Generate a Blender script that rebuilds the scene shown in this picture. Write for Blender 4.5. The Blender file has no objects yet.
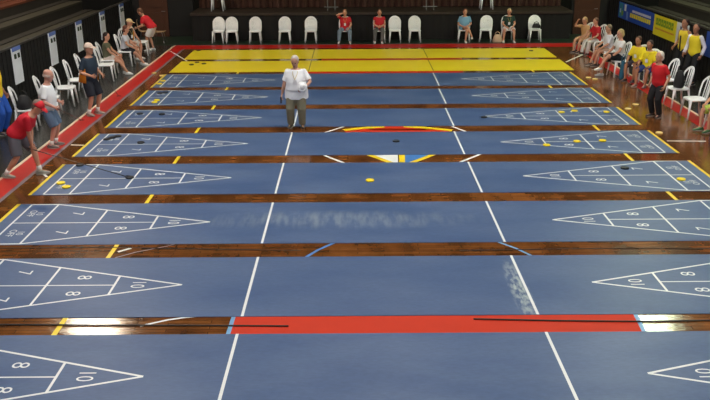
import bpy, bmesh, math, random
from mathutils import Vector, Matrix
random.seed(7)
V = Vector
SC = bpy.context.scene
COL = SC.collection
R = math.radians

# ------------------------------------------------------------------ camera
CAMX, CAMY, CAMH = -0.4326, -8.6430, 4.7423
TH, YAW, ROLL, FPX = 0.339774, 0.000867, -0.005938, 822.155
ct, st, cy, sy = math.cos(TH), math.sin(TH), math.cos(YAW), math.sin(YAW)
FWD = V((ct*sy, ct*cy, -st)); RGT0 = V((cy, -sy, 0)); UP0 = RGT0.cross(FWD)
RGT = math.cos(ROLL)*RGT0 + math.sin(ROLL)*UP0
UPV = -math.sin(ROLL)*RGT0 + math.cos(ROLL)*UP0
CP = V((CAMX, CAMY, CAMH))
cam = bpy.data.cameras.new('camera'); camo = bpy.data.objects.new('camera', cam); COL.objects.link(camo)
cam.sensor_width = 36; cam.lens = FPX/710*36; cam.clip_end = 200
m = Matrix((RGT, UPV, -FWD)).transposed().to_4x4(); m.translation = CP
camo.matrix_world = m
SC.camera = camo

def ground(u, v, z=0.0):
    d = FWD + RGT*((u-355)/FPX) - UPV*((v-200)/FPX)
    t = (z-CP.z)/d.z
    p = CP + d*t
    return V((p.x, p.y, z))

# ------------------------------------------------------------------ materials
MATS = {}
def lin(c):
    c = c/255
    return c/12.92 if c <= .04045 else ((c+.055)/1.055)**2.4
def rgb(r, g, b): return (lin(r), lin(g), lin(b), 1)
def mat(name, col, rough=.6, metal=0, noise=0, nscale=8, spec=.5, coat=0, emis=0, bump=0):
    if name in MATS: return MATS[name]
    m = bpy.data.materials.new(name); m.use_nodes = True
    nt = m.node_tree; b = nt.nodes['Principled BSDF']
    b.inputs['Roughness'].default_value = rough
    b.inputs['Metallic'].default_value = metal
    b.inputs['Specular IOR Level'].default_value = spec
    b.inputs['Coat Weight'].default_value = coat
    c = rgb(*col)
    b.inputs['Base Color'].default_value = c
    tc = nt.nodes.new('ShaderNodeTexCoord')
    nz = nt.nodes.new('ShaderNodeTexNoise'); nz.inputs['Scale'].default_value = nscale; nz.inputs['Detail'].default_value = 4
    nt.links.new(tc.outputs['Object'], nz.inputs['Vector'])
    mr = nt.nodes.new('ShaderNodeMapRange')
    k = noise if noise else .06
    mr.inputs['To Min'].default_value = 1-k; mr.inputs['To Max'].default_value = 1+k
    nt.links.new(nz.outputs['Fac'], mr.inputs['Value'])
    mx = nt.nodes.new('ShaderNodeVectorMath'); mx.operation = 'SCALE'
    mx.inputs[0].default_value = c[:3]
    nt.links.new(mr.outputs[0], mx.inputs['Scale'])
    nt.links.new(mx.outputs[0], b.inputs['Base Color'])
    if bump:
        bp = nt.nodes.new('ShaderNodeBump'); bp.inputs['Strength'].default_value = bump; bp.inputs['Distance'].default_value = .02
        nt.links.new(nz.outputs['Fac'], bp.inputs['Height']); nt.links.new(bp.outputs[0], b.inputs['Normal'])
    if emis:
        b.inputs['Emission Color'].default_value = c; b.inputs['Emission Strength'].default_value = emis
    MATS[name] = m
    return m

def N(nt, t, **kw):
    n = nt.nodes.new(t)
    for k, v in kw.items(): setattr(n, k, v)
    return n
def wood_mat():
    m = bpy.data.materials.new('varnished_wood_floor'); m.use_nodes = True
    nt = m.node_tree; b = nt.nodes['Principled BSDF']; L = nt.links.new
    geo = N(nt, 'ShaderNodeNewGeometry')
    mp = N(nt, 'ShaderNodeMapping'); mp.inputs['Scale'].default_value = (1, 1, 1)
    L(geo.outputs['Position'], mp.inputs['Vector'])
    br = N(nt, 'ShaderNodeTexBrick'); br.offset = .43
    br.inputs['Scale'].default_value = 1; br.inputs['Brick Width'].default_value = .9; br.inputs['Row Height'].default_value = .075
    br.inputs['Mortar Size'].default_value = .003
    br.inputs['Color1'].default_value = rgb(126, 78, 38); br.inputs['Color2'].default_value = rgb(100, 58, 28); br.inputs['Mortar'].default_value = rgb(64, 38, 20)
    L(mp.outputs[0], br.inputs['Vector'])
    nz = N(nt, 'ShaderNodeTexNoise'); nz.inputs['Scale'].default_value = 2.2; nz.inputs['Detail'].default_value = 6
    mp2 = N(nt, 'ShaderNodeMapping'); mp2.inputs['Scale'].default_value = (1, .5, 1)
    L(geo.outputs['Position'], mp2.inputs['Vector']); L(mp2.outputs[0], nz.inputs['Vector'])
    cr = N(nt, 'ShaderNodeMapRange'); cr.inputs['From Min'].default_value = .3; cr.inputs['From Max'].default_value = .7
    cr.inputs['To Min'].default_value = .42; cr.inputs['To Max'].default_value = 1.3
    L(nz.outputs['Fac'], cr.inputs['Value'])
    vm = N(nt, 'ShaderNodeVectorMath', operation='SCALE'); L(br.outputs['Color'], vm.inputs[0]); L(cr.outputs[0], vm.inputs['Scale'])
    L(vm.outputs[0], b.inputs['Base Color'])
    b.inputs['Roughness'].default_value = WOOD_ROUGH; b.inputs['Specular IOR Level'].default_value = .55
    nb = N(nt, 'ShaderNodeTexNoise'); nb.inputs['Scale'].default_value = 9; L(geo.outputs['Position'], nb.inputs['Vector'])
    bp = N(nt, 'ShaderNodeBump'); bp.inputs['Strength'].default_value = .06; bp.inputs['Distance'].default_value = .02
    L(nb.outputs['Fac'], bp.inputs['Height']); L(bp.outputs[0], b.inputs['Normal'])
    MATS['wood'] = m; return m
WOOD_ROUGH = .14

def mat_surface():
    """blue vinyl with cloudy mottling, one worn patch and one patch of pale streaks"""
    m = bpy.data.materials.new('blue_court_vinyl'); m.use_nodes = True
    nt = m.node_tree; b = nt.nodes['Principled BSDF']; L = nt.links.new
    geo = N(nt, 'ShaderNodeNewGeometry')
    n1 = N(nt, 'ShaderNodeTexNoise'); n1.inputs['Scale'].default_value = 1; n1.inputs['Detail'].default_value = 6
    n2 = N(nt, 'ShaderNodeTexNoise'); n2.inputs['Scale'].default_value = 38; n2.inputs['Detail'].default_value = 3
    m1 = N(nt, 'ShaderNodeMapping'); m1.inputs['Scale'].default_value = (.55, 1.3, 1); L(geo.outputs['Position'], m1.inputs['Vector']); L(m1.outputs[0], n1.inputs['Vector'])
    m2 = N(nt, 'ShaderNodeMapping'); m2.inputs['Scale'].default_value = (.35, 1, 1); L(geo.outputs['Position'], m2.inputs['Vector']); L(m2.outputs[0], n2.inputs['Vector'])
    r1 = N(nt, 'ShaderNodeMapRange'); r1.inputs['From Min'].default_value = .35; r1.inputs['From Max'].default_value = .7
    L(n1.outputs['Fac'], r1.inputs['Value'])
    mx = N(nt, 'ShaderNodeMix', data_type='RGBA'); mx.inputs[6].default_value = rgb(*BLUE1); mx.inputs[7].default_value = rgb(*BLUE2)
    L(r1.outputs[0], mx.inputs[0])
    r2 = N(nt, 'ShaderNodeMapRange'); r2.inputs['To Min'].default_value = .8; r2.inputs['To Max'].default_value = 1.2
    L(n2.outputs['Fac'], r2.inputs['Value'])
    sc = N(nt, 'ShaderNodeVectorMath', operation='SCALE'); L(mx.outputs[2], sc.inputs[0]); L(r2.outputs[0], sc.inputs['Scale'])
    last = sc.outputs[0]
    # worn patch on the second court, pale streaks on the third: (centre x, y, half x, half y, noise stretch, amount)
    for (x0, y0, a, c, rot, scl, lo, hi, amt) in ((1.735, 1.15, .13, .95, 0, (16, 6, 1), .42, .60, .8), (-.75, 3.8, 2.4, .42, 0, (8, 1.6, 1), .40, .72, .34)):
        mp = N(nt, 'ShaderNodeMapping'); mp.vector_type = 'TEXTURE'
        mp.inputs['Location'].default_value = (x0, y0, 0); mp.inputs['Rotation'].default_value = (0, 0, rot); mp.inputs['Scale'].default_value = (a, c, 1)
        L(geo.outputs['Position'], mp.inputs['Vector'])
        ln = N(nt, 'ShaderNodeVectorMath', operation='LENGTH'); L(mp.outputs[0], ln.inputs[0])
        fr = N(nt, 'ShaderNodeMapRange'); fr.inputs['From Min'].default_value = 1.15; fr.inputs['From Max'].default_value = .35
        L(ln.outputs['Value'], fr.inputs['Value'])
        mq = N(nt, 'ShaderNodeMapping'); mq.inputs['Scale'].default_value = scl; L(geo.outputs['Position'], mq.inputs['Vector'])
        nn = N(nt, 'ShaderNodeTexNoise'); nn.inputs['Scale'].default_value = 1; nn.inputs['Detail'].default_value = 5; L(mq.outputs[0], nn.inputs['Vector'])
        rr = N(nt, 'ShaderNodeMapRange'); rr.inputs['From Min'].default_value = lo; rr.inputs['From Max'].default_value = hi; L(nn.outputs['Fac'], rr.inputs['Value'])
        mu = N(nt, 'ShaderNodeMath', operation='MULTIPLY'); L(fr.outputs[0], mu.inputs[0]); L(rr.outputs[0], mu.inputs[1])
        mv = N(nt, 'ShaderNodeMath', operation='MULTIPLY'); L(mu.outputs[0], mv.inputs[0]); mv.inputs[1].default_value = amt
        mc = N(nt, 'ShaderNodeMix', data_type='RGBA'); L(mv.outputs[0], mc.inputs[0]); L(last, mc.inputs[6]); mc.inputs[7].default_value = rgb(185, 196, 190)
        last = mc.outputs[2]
    L(last, b.inputs['Base Color'])
    b.inputs['Roughness'].default_value = .44; b.inputs['Specular IOR Level'].default_value = .36
    MATS['blue'] = m; return m
BLUE1 = (62, 85, 124); BLUE2 = (84, 103, 136)

# ------------------------------------------------------------------ mesh helpers
def link_mesh(name, bm, mats, parent=None, smooth=False):
    me = bpy.data.meshes.new(name)
    bmesh.ops.recalc_face_normals(bm, faces=bm.faces[:])
    bm.to_mesh(me); bm.free()
    for mm in (mats if isinstance(mats, (list, tuple)) else [mats]): me.materials.append(mm)
    if smooth:
        for p in me.polygons: p.use_smooth = True
    o = bpy.data.objects.new(name, me); COL.objects.link(o)
    if parent: o.parent = parent
    return o
def empty(name, loc=(0, 0, 0), rz=0):
    o = bpy.data.objects.new(name, None); COL.objects.link(o)
    o.location = loc; o.rotation_euler = (0, 0, rz); o.empty_display_size = .2
    return o
def tag(o, label, cat, group=None, kind=None):
    o['label'] = label; o['category'] = cat
    if group: o['group'] = group
    if kind: o['kind'] = kind
    return o
def struct(o): o['kind'] = 'structure'; return o
def box(bm, c, s, mi=0, rot=None, bev=0):
    mx = Matrix.Translation(V(c)) @ (rot.to_4x4() if rot else Matrix()) @ Matrix.Diagonal((s[0], s[1], s[2], 1))
    r = bmesh.ops.create_cube(bm, size=1, matrix=mx)
    fs = {f for v in r['verts'] for f in v.link_faces}
    for f in fs: f.material_index = mi
    if bev:
        es = list({e for f in fs for e in f.edges})
        rr = bmesh.ops.bevel(bm, geom=es, offset=bev, segments=2, affect='EDGES')
        for f in rr['faces']: f.material_index = mi
def quad(bm, pts, z, mi=0):
    f = bm.faces.new([bm.verts.new((p[0], p[1], z)) for p in pts]); f.material_index = mi
    return f
def rect(bm, x0, x1, y0, y1, z, mi=0): quad(bm, [(x0, y0), (x1, y0), (x1, y1), (x0, y1)], z, mi)
def seg(bm, a, b, w, z, mi=0):
    a = V(a[:2]); b = V(b[:2]); d = (b-a).normalized(); n = V((-d.y, d.x))*w/2
    quad(bm, [a-n, b-n, b+n, a+n], z, mi)
def path(bm, pts, w, z, mi=0):
    pts = [V((p[0], p[1])) for p in pts]
    L_, R_ = [], []
    for i, p in enumerate(pts):
        d = (pts[min(i+1, len(pts)-1)]-pts[max(i-1, 0)]).normalized(); n = V((-d.y, d.x))*w/2
        L_.append(p-n); R_.append(p+n)
    for i in range(len(pts)-1): quad(bm, [L_[i], L_[i+1], R_[i+1], R_[i]], z, mi)
def frame_of(d):
    d = d.normalized(); a = V((0, 0, 1)) if abs(d.z) < .9 else V((0, 1, 0))
    x = a.cross(d).normalized(); return x, d.cross(x).normalized()
def loft(bm, rings, n=12, mi=0):
    """rings: (centre, vecA, vecB)"""
    vs = []
    for c, a, b in rings:
        vs.append([bm.verts.new(c + a*math.cos(2*math.pi*k/n) + b*math.sin(2*math.pi*k/n)) for k in range(n)])
    fs = []
    for i in range(len(vs)-1):
        for k in range(n):
            fs.append(bm.faces.new((vs[i][k], vs[i][(k+1) % n], vs[i+1][(k+1) % n], vs[i+1][k])))
    fs.append(bm.faces.new(vs[0][::-1])); fs.append(bm.faces.new(vs[-1]))
    for f in fs: f.material_index = mi
def tube(bm, pts, radii, n=10, round_a=True, round_b=True, mi=0):
    pts = [V(p) for p in pts]
    if not isinstance(radii, (list, tuple)): radii = [radii]*len(pts)
    rings = []
    X = None
    for i, p in enumerate(pts):
        d = (pts[min(i+1, len(pts)-1)]-pts[max(i-1, 0)])
        if d.length < 1e-6: d = V((0, 0, 1))
        d.normalize()
        if X is None: X, Y = frame_of(d)
        else:
            X = (X - d*X.dot(d)).normalized(); Y = d.cross(X)
        r = radii[i]
        if i == 0 and round_a:
            for a in (75, 50, 25): rings.append((p-d*r*math.sin(R(a)), X*r*math.cos(R(a)), Y*r*math.cos(R(a))))
        rings.append((p, X*r, Y*r))
        if i == len(pts)-1 and round_b:
            for a in (25, 50, 75): rings.append((p+d*r*math.sin(R(a)), X*r*math.cos(R(a)), Y*r*math.cos(R(a))))
    loft(bm, rings, n, mi)
def ellipsoid(bm, c, ax, ay, az, n=14, m_=8, lo=-90, hi=90, mi=0):
    rings = []
    for k in range(m_+1):
        a = R(lo+(hi-lo)*k/m_); a = max(R(-84), min(R(84), a))
        rings.append((c+az*math.sin(a), ax*math.cos(a), ay*math.cos(a)))
    loft(bm, rings, n, mi)
def remeshed(name, bm, material, parent, voxel=.014, smooth=4, extra=None):
    me = bpy.data.meshes.new('tmp'); bmesh.ops.recalc_face_normals(bm, faces=bm.faces[:]); bm.to_mesh(me); bm.free()
    o = bpy.data.objects.new('tmp', me); COL.objects.link(o)
    r = o.modifiers.new('r', 'REMESH'); r.mode = 'VOXEL'; r.voxel_size = voxel
    s = o.modifiers.new('s', 'SMOOTH'); s.iterations = smooth; s.factor = .5
    bpy.context.view_layer.update()
    dg = bpy.context.evaluated_depsgraph_get()
    nm = bpy.data.meshes.new_from_object(o.evaluated_get(dg), depsgraph=dg)
    bpy.data.objects.remove(o); bpy.data.meshes.remove(me)
    if extra:
        b2 = bmesh.new(); b2.from_mesh(nm); extra(b2); bmesh.ops.recalc_face_normals(b2, faces=b2.faces[:]); b2.to_mesh(nm); b2.free()
    nm.name = name
    nm.materials.clear(); nm.materials.append(material)
    for p in nm.polygons: p.use_smooth = True; p.material_index = 0
    ob = bpy.data.objects.new(name, nm); COL.objects.link(ob); ob.parent = parent
    return ob
def copy_tree(o, parent=None):
    c = o.copy(); COL.objects.link(c)
    if parent: c.parent = parent
    for ch in [x for x in o.children]: copy_tree(ch, c)
    return c
GLY = {}
def glyph(txt, size):
    if txt in GLY: return GLY[txt]
    cu = bpy.data.curves.new('t', 'FONT'); cu.body = txt; cu.size = 1; cu.align_x = 'CENTER'; cu.align_y = 'CENTER'; cu.resolution_u = 3; cu.offset = -.004
    cu.space_line = .85
    o = bpy.data.objects.new('t', cu); COL.objects.link(o); bpy.context.view_layer.update()
    dg = bpy.context.evaluated_depsgraph_get(); me = bpy.data.meshes.new_from_object(o.evaluated_get(dg), depsgraph=dg)
    vs = [v.co.copy() for v in me.vertices]; fs = [tuple(p.vertices) for p in me.polygons]
    bpy.data.objects.remove(o)
    GLY[txt] = (vs, fs); return GLY[txt]
def put_text(bm, txt, x, y, size, up, right, z, mi, wid=1.0):
    vs, fs = glyph(txt, 1)
    cx = (min(v.x for v in vs)+max(v.x for v in vs))/2; cyy = (min(v.y for v in vs)+max(v.y for v in vs))/2
    nv = []
    for v in vs:
        p = V((x, y)) + V(right)*(v.x-cx)*size*wid + V(up)*(v.y-cyy)*size
        nv.append(bm.verts.new((p.x, p.y, z)))
    for f in fs:
        try: bm.faces.new([nv[i] for i in f]).material_index = mi
        except ValueError: pass

# ------------------------------------------------------------------ the hall shell
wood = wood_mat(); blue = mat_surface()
white_line = mat('white_court_paint', (225, 228, 226), .45)
yellow_line = mat('yellow_floor_paint', (236, 205, 30), .4)
red_paint = mat('red_floor_paint', (188, 32, 26), .35, spec=.3, noise=.12, nscale=3)
red_centre = mat('orange_red_floor_paint', (192, 46, 12), .6, spec=.25, noise=.08, nscale=3)
grey_line = mat('grey_floor_paint', (120, 108, 116), .4)
cream_line = mat('cream_floor_paint', (225, 200, 170), .4)
sky_line = mat('pale_blue_floor_paint', (110, 160, 200), .4)
deep_blue = mat('blue_floor_paint', (70, 125, 190), .4)
concrete = mat('dark_polished_concrete', (44, 42, 38), .25, noise=.25, nscale=1.5)
backfloor = mat('dark_green_floor', (32, 46, 34), .4, noise=.2, nscale=2)

bm = bmesh.new()
FM = [wood, concrete, red_paint, white_line, yellow_line, grey_line, red_centre, sky_line, deep_blue, cream_line, backfloor]
X0, X1, YB = -7.05, 7.87, 22.15      # outer edge of the red border
box(bm, (0, 9, -.1), (30, 44, .2), 1)
rect(bm, X0, X1, -12.8, YB, .001, 0)
Z = .002
rect(bm, X0, X0+.42, -12.8, YB, Z, 2)
rect(bm, X1-.38, X1, -12.8, YB, Z, 2)
rect(bm, X0+.42, X1-.38, YB-.85, YB, Z, 2)
rect(bm, X0-.07, X0, -12.8, YB, Z, 9)
rect(bm, X1, X1+.07, -12.8, YB, Z, 9)
rect(bm, X0+.42, X0+.50, -12.8, YB-.85, Z, 5)
rect(bm, X0-.07, X1+.07, YB, YB+.06, Z, 5)
rect(bm, -9, 9.5, YB+.06, 24.5, .001, 10)
g = ground
for (a, b, w) in (((71, 145), (84, 145.3), .05), ((40, 171), (47, 177), .05), ((667, 141), (706, 141.3), .05), ((170, 51), (187, 61), .05), ((566, 62), (583, 54.5), .06)):
    seg(bm, g(*a), g(*b), w, .003, 3)
# centre block of the sports court seen in the gaps between the mats
quad(bm, [g(230, 335), g(643.5, 335), g(633, 314), g(236.5, 314)], .0022, 6)
quad(bm, [g(225.5, 335), g(230, 335), g(236.5, 314), g(232.5, 314)], .0022, 7)
quad(bm, [g(643.5, 335), g(648, 335), g(637.5, 314), g(633, 314)], .0022, 7)
path(bm, [g(140, 326.5), g(150, 324), g(168, 320), g(186, 317.5), g(204, 316)], .035, .003, 3)
path(bm, [g(115, 258), g(135, 252.5), g(166, 246.5), g(180, 243)], .025, .003, 5)
path(bm, [g(118, 252), g(131, 248.3)], .05, .003, 3)
path(bm, [g(305, 258), g(318, 250), g(334, 243)], .05, .003, 8)
path(bm, [g(495, 241), g(516, 248.5), g(536, 258)], .04, .003, 7)
quad(bm, [g(369, 154.8), g(398, 154.8), g(398, 164), g(397, 164)], .0022, 3)
quad(bm, [g(375, 154.8), g(398, 154.8), g(398, 163.4), g(392, 163.4)], .0023, 3)
quad(bm, [g(399, 154.8), g(405, 154.8), g(405, 163.6), g(399, 163.6)], .0025, 4)
quad(bm, [g(405, 154.8), g(429, 154.8), g(408, 163.4), g(405, 163.4)], .0022, 8)
path(bm, [g(368, 154.5), g(394, 163.8)], .11, .0026, 4)
path(bm, [g(434, 154.3), g(409, 163.8)], .11, .0026, 4)
quad(bm, [g(345, 133.2), g(450, 133.2), g(450, 129), g(345, 129)], .0022, 6)
quad(bm, [g(368, 130), g(430, 130), g(416, 126), g(382, 126)], .0022, 6)
path(bm, [g(344, 130.3), g(352, 129.2), g(366, 127.9), g(384, 126.6)], .16, .0026, 4)
path(bm, [g(404, 126.4), g(424, 127.7), g(440, 129.2), g(452, 130.5)], .16, .0026, 4)
for (a, b) in (((325, 132.5), (346, 126)), ((452, 126.5), (468, 132.5)), ((322, 154.5), (345, 163.5)), ((457, 163.5), (481, 154))):
    seg(bm, g(*a), g(*b), .06, .003, 3)
# gaps: red and yellow marks
GY = [(0.013, .46), (2.298, 2.816), (4.644, 5.113), (6.975, 7.516), (9.339, 9.863), (11.653, 12.148), (14.032, 14.43), (16.389, 16.735), (18.685, 19.074)]
for (a, b) in GY[:8]:
    rect(bm, -4.04, -3.975, a-.05, b+.05, .003, 4)
    rect(bm, 5.075, 5.14, a-.05, b+.05, .003, 4)
rect(bm, -2.2, 2.95, 16.3, 16.8, .0022, 6)
rect(bm, -1.5, 3.2, 18.6, 19.15, .0022, 2)
floor = struct(link_mesh('floor', bm, FM))

dark_wall = mat('dark_painted_wall', (17, 15, 14), .8, noise=.2, nscale=1)
dark_brown = mat('dark_brown_wall', (44, 28, 22), .8, noise=.25, nscale=1.3)
def wall(name, c, s, m):
    bm = bmesh.new(); box(bm, c, s); return struct(link_mesh(name, bm, m))
wall('wall_back', (0, 31.1, 5.5), (30, .2, 11), dark_wall)
wall('wall_left', (-15.1, 9, 5.5), (.2, 44, 11), dark_wall)
wall('wall_right', (15.1, 9, 5.5), (.2, 44, 11), dark_wall)
wall('wall_front', (0, -13.1, 5.5), (30, .2, 11), mat('pale_far_wall', (120, 116, 108), .8))
wall('ceiling', (0, 9, 11.1), (30.4, 44.4, .2), mat('ceiling_boards', (90, 88, 84), .8))
for nm, x0, x1 in (('wall_back_left', -9.2, -6.75), ('wall_back_right', 8.2, 9.7)):
    bm = bmesh.new(); box(bm, ((x0+x1)/2, 24.6, 1.7), (x1-x0, .2, 3.4)); struct(link_mesh(nm, bm, dark_wall))
doorw = mat('red_brown_door_wood', (76, 44, 28), .45, noise=.3, nscale=3)
for i, (x0, x1) in enumerate(((-8.85, -7.75), (8.3, 9.3))):
    bm = bmesh.new(); box(bm, ((x0+x1)/2, 24.47, 1.06), (x1-x0, .06, 2.12), bev=.01)
    for k in (0, 1): box(bm, ((x0+x1)/2, 24.43, .55+k*1.0), ((x1-x0)*.7, .03, .8), bev=.01)
    d = struct(link_mesh('door_%d' % (i+1), bm, doorw))
    bm = bmesh.new(); tube(bm, [(x1-.1, 24.42, 1.0), (x1-.1, 24.37, 1.0), (x1-.22, 24.37, 1.0)], .012, 8)
    link_mesh('door_handle', bm, mat('steel', (150, 150, 150), .3, 1), d)

# stage
t = empty('stage', (.65, 25.85, -.04)); tag(t, 'low black stage platform across the far end of the hall', 'stage')
t_black = mat('black_stage_cloth', (17, 13, 12), .85, noise=.25, nscale=3)
bm = bmesh.new(); box(bm, (0, 0, 1.04), (14.6, 5.25, .1), bev=.01); link_mesh('stage_floor', bm, mat('stage_boards', (50, 40, 32), .5, noise=.3, nscale=4), t)
bm = bmesh.new()
n = 120
for k in range(n):
    x = -7.25+14.5*k/n; yy = -2.58 - (.02 if k % 2 else 0); y2 = -2.58 - (0 if k % 2 else .02); x2 = x+14.5/n
    f = bm.faces.new([bm.verts.new(p) for p in ((x, yy, 0.01), (x2, y2, 0.01), (x2, y2, 1.0), (x, yy, 1.0))])
box(bm, (0, 0, .5), (14.4, 5.1, .96))
link_mesh('stage_skirt', bm, t_black, t)
# curtain at the back of the stage
t = empty('stage_curtain', (.65, 24.8, 1.055)); tag(t, 'dark red-brown pleated curtain hanging behind the stage chairs', 'curtain')
bm = bmesh.new(); n = 200; prev = None
for k in range(n+1):
    x = -7.2+14.4*k/n; y = .09*math.sin(k*1.7)+.03*math.sin(k*.53)
    a = bm.verts.new((x, y, .02)); b = bm.verts.new((x, y, 3.2)); a2 = bm.verts.new((x, y+.02, .02)); b2 = bm.verts.new((x, y+.02, 3.2))
    if prev:
        bm.faces.new((prev[0], a, b, prev[1])); bm.faces.new((prev[2], prev[3], b2, a2)); bm.faces.new((prev[0], prev[2], a2, a))
    prev = (a, b, a2, b2)
link_mesh('curtain_cloth', bm, mat('brown_curtain', (74, 44, 32), .8, noise=.5, nscale=.9), t)
bm = bmesh.new(); tube(bm, [(-7.3, 0, 3.22), (7.3, 0, 3.22)], .03, 8); link_mesh('curtain_rail', bm, MATS['steel'], t)

# ------------------------------------------------------------------ barriers, bleachers
barrier_m = mat('black_barrier_cloth', (15, 14, 13), .8, noise=.3, nscale=5)
rail_m = mat('dark_grey_rail', (52, 50, 46), .5)
def barrier(x, y0, y1, h, sgn, label):
    t = empty('barrier', (x, (y0+y1)/2, 0)); tag(t, label, 'barrier')
    L2 = (y1-y0)/2
    bm = bmesh.new(); k = -L2
    while k < L2-.05:
        box(bm, (0.009*(1 if int((k+L2)/.12) % 2 else -1), k+.06, h/2), (.03, .118, h-.06)); k += .12
    link_mesh('panel', bm, barrier_m, t)
    bm = bmesh.new(); tube(bm, [(0, -L2, h), (0, L2, h)], .035, 8); link_mesh('top_rail', bm, rail_m, t)
    nn = int(L2*2/2.5)
    for i in range(nn+1):
        bm = bmesh.new(); yy = -L2+.05+i*(2*L2-.1)/nn
        tube(bm, [(-sgn*.07, yy, 0), (-sgn*.07, yy, h)], .03, 8); link_mesh('post', bm, rail_m, t)
    return t
barrier(-9.1, 3, 24.3, 1.5, 1, 'long black barrier along the left stands behind the white chairs')
barrier(9.62, 3, 24.3, 1.5, -1, 'long black barrier along the right stands under the blue and yellow banners')
step_m = mat('bleacher_concrete', (62, 56, 44), .75, noise=.35, nscale=1.2)
step_r = mat('bleacher_riser', (44, 38, 31), .8, noise=.35, nscale=1.5)
seat_r = mat('worn_red_brown_paint', (104, 52, 30), .7, noise=.4, nscale=1.4)
def bleacher(sgn, x0, label):
    t = empty('bleacher', (sgn*x0, 9, 0)); tag(t, label, 'bleacher')
    for k in range(5):
        bm = bmesh.new(); z = 1.1+.36*k
        box(bm, (sgn*(.42+.84*k), 0, z/2), (.84, 30, z-.02), 1)
        box(bm, (sgn*(.42+.84*k), 0, z-.03), (.86, 30.02, .07), 2 if k >= 2 else 0)
        box(bm, (sgn*(.60+.84*k), 0, z+.02), (.3, 29.9, .03), 2 if k >= 2 else 1)
        link_mesh('step', bm, [step_m, step_r, seat_r], t)
bleacher(-1, 10.1, 'stepped concrete bleachers rising on the left side of the hall')
bleacher(1, 10.6, 'stepped concrete bleachers rising on the right side of the hall')

# score boards on the left barrier
bw = mat('board_white', (242, 246, 252), .5); bb = mat('board_blue', (92, 120, 190), .5); bg = mat('board_dark_green', (28, 48, 30), .6)
LB = ['white score board with blue header hung on the left barrier, nearest the camera',
      'white score board on the left barrier above the bald man in white',
      'white score board on the barrier above the navy and orange shirt man',
      'white score board on the left barrier above the dark-haired seated woman',
      'white score board on the left barrier, farthest and smallest of the row']
def make_board():
    t = empty('score_board')
    bm = bmesh.new(); box(bm, (0, 0, .46), (.03, .58, .92), bev=.005); link_mesh('panel', bm, bw, t)
    bm = bmesh.new(); box(bm, (.018, 0, .88), (.02, .56, .1), bev=.004); link_mesh('header_strip', bm, bb, t)
    for s in (-1, 1):
        bm = bmesh.new(); box(bm, (.02, s*.12, .70), (.02, .13, .12), bev=.004)
        box(bm, (.02, s*.12, .70), (.026, .05, .08)); link_mesh('score_number_card', bm, bg, t)
    return t
b0 = make_board()
for i, y in enumerate((12.3, 14.98, 17.4, 19.95, 22.45)):
    o = b0 if i == 0 else copy_tree(b0)
    o.location = (-9.058, y+.14, .56); o.scale = (1, .93, 1); tag(o, LB[i], 'score board', 'score boards on the left barrier')

# banners on the right barrier
def banner(y_far, y_near, z0, z1, name, label, stripes):
    """stripes: list of (y fraction from far end 0..1, z fraction 0..1 rectangles, material)"""
    t = empty(name, (9.574, (y_far+y_near)/2, z0)); tag(t, label, 'banner')
    L_ = y_far-y_near; H = z1-z0
    groups = {}
    for (a0, a1, c0, c1, m, nm, d) in stripes: groups.setdefault((nm, m.name), []).append((a0, a1, c0, c1, m, d))
    for (nm, _), lst in groups.items():
        bm = bmesh.new()
        for (a0, a1, c0, c1, m, d) in lst:
            ya = L_/2-a0*L_; yb = L_/2-a1*L_
            box(bm, (-.004-d*.004, (ya+yb)/2, (c0+c1)/2*H), (.012, abs(ya-yb), (c1-c0)*H))
        link_mesh(nm, bm, lst[0][4], t)
    return t
Bb = mat('banner_blue', (38, 84, 190), .5, noise=.1); Bw = mat('banner_white', (225, 230, 235), .5); By = mat('banner_yellow', (240, 226, 40), .5, noise=.06)
Bg = mat('banner_green', (120, 160, 40), .5); Bt = mat('banner_teal', (50, 140, 170), .5); Bk = mat('banner_navy', (40, 44, 80), .5); Bo = mat('banner_orange_text', (215, 150, 60), .5)
S = [(0, 1, 0, 1, Bb, 'cloth', 0), (.02, .13, .1, .95, Bt, 'emblem_panel', 1), (.05, .08, .35, .6, Bw, 'round_emblem', 2), (.10, .15, .2, .5, Bg, 'leaf_emblem', 2), (.18, .23, .55, .95, Bw, 'emblem', 2), (.25, .30, .05, .55, mat('banner_pale_blue', (120, 150, 215), .5), 'pale_bar', 1)]
random.seed(3); a = .42
while a < .9:
    w = random.uniform(.015, .03); S.append((a, a+w, .62, .76, Bw, 'white_lettering', 1)); a += w+.008
a = .36
while a < .92:
    w = random.uniform(.03, .05); S.append((a, a+w, .28, .54, By, 'yellow_lettering', 1)); a += w+.012
banner(22.9, 19.12, .86, 1.43, 'blue_banner', 'blue banner with white and yellow lettering hung on the right barrier', S)
S = [(0, .68, 0, 1, By, 'yellow_cloth', 0), (.68, 1, 0, 1, Bw, 'white_cloth', 0), (.78, .82, .5, .85, Bk, 'left_dark_emblem', 1), (.87, .91, .5, .85, Bk, 'dark_emblem', 1), (.75, .95, .12, .2, mat('banner_grey', (170, 170, 190), .5), 'grey_lettering', 1)]
a = .07
while a < .60:
    w = random.uniform(.05, .07); S.append((a, a+w, .52, .86, Bg, 'green_lettering', 1)); S.append((a+w*.35, a+w*.65, .62, .72, By, 'lettering_hole', 2)); a += w+.012
a = .07
while a < .6:
    w = random.uniform(.02, .04); S.append((a, a+w, .3, .38, Bo, 'orange_lettering', 1)); a += w+.01
banner(19.08, 16.12, .77, 1.42, 'yellow_banner', 'yellow and white banner with green lettering hung right of the blue banner', S)
banner(14.8, 11.0, .76, 1.45, 'blue_banner', 'blue banner cut by the right edge, behind the two standing men', [(0, 1, 0, 1, Bb, 'cloth', 0), (.3, .8, .55, .7, Bw, 'white_lettering', 1)])

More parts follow.
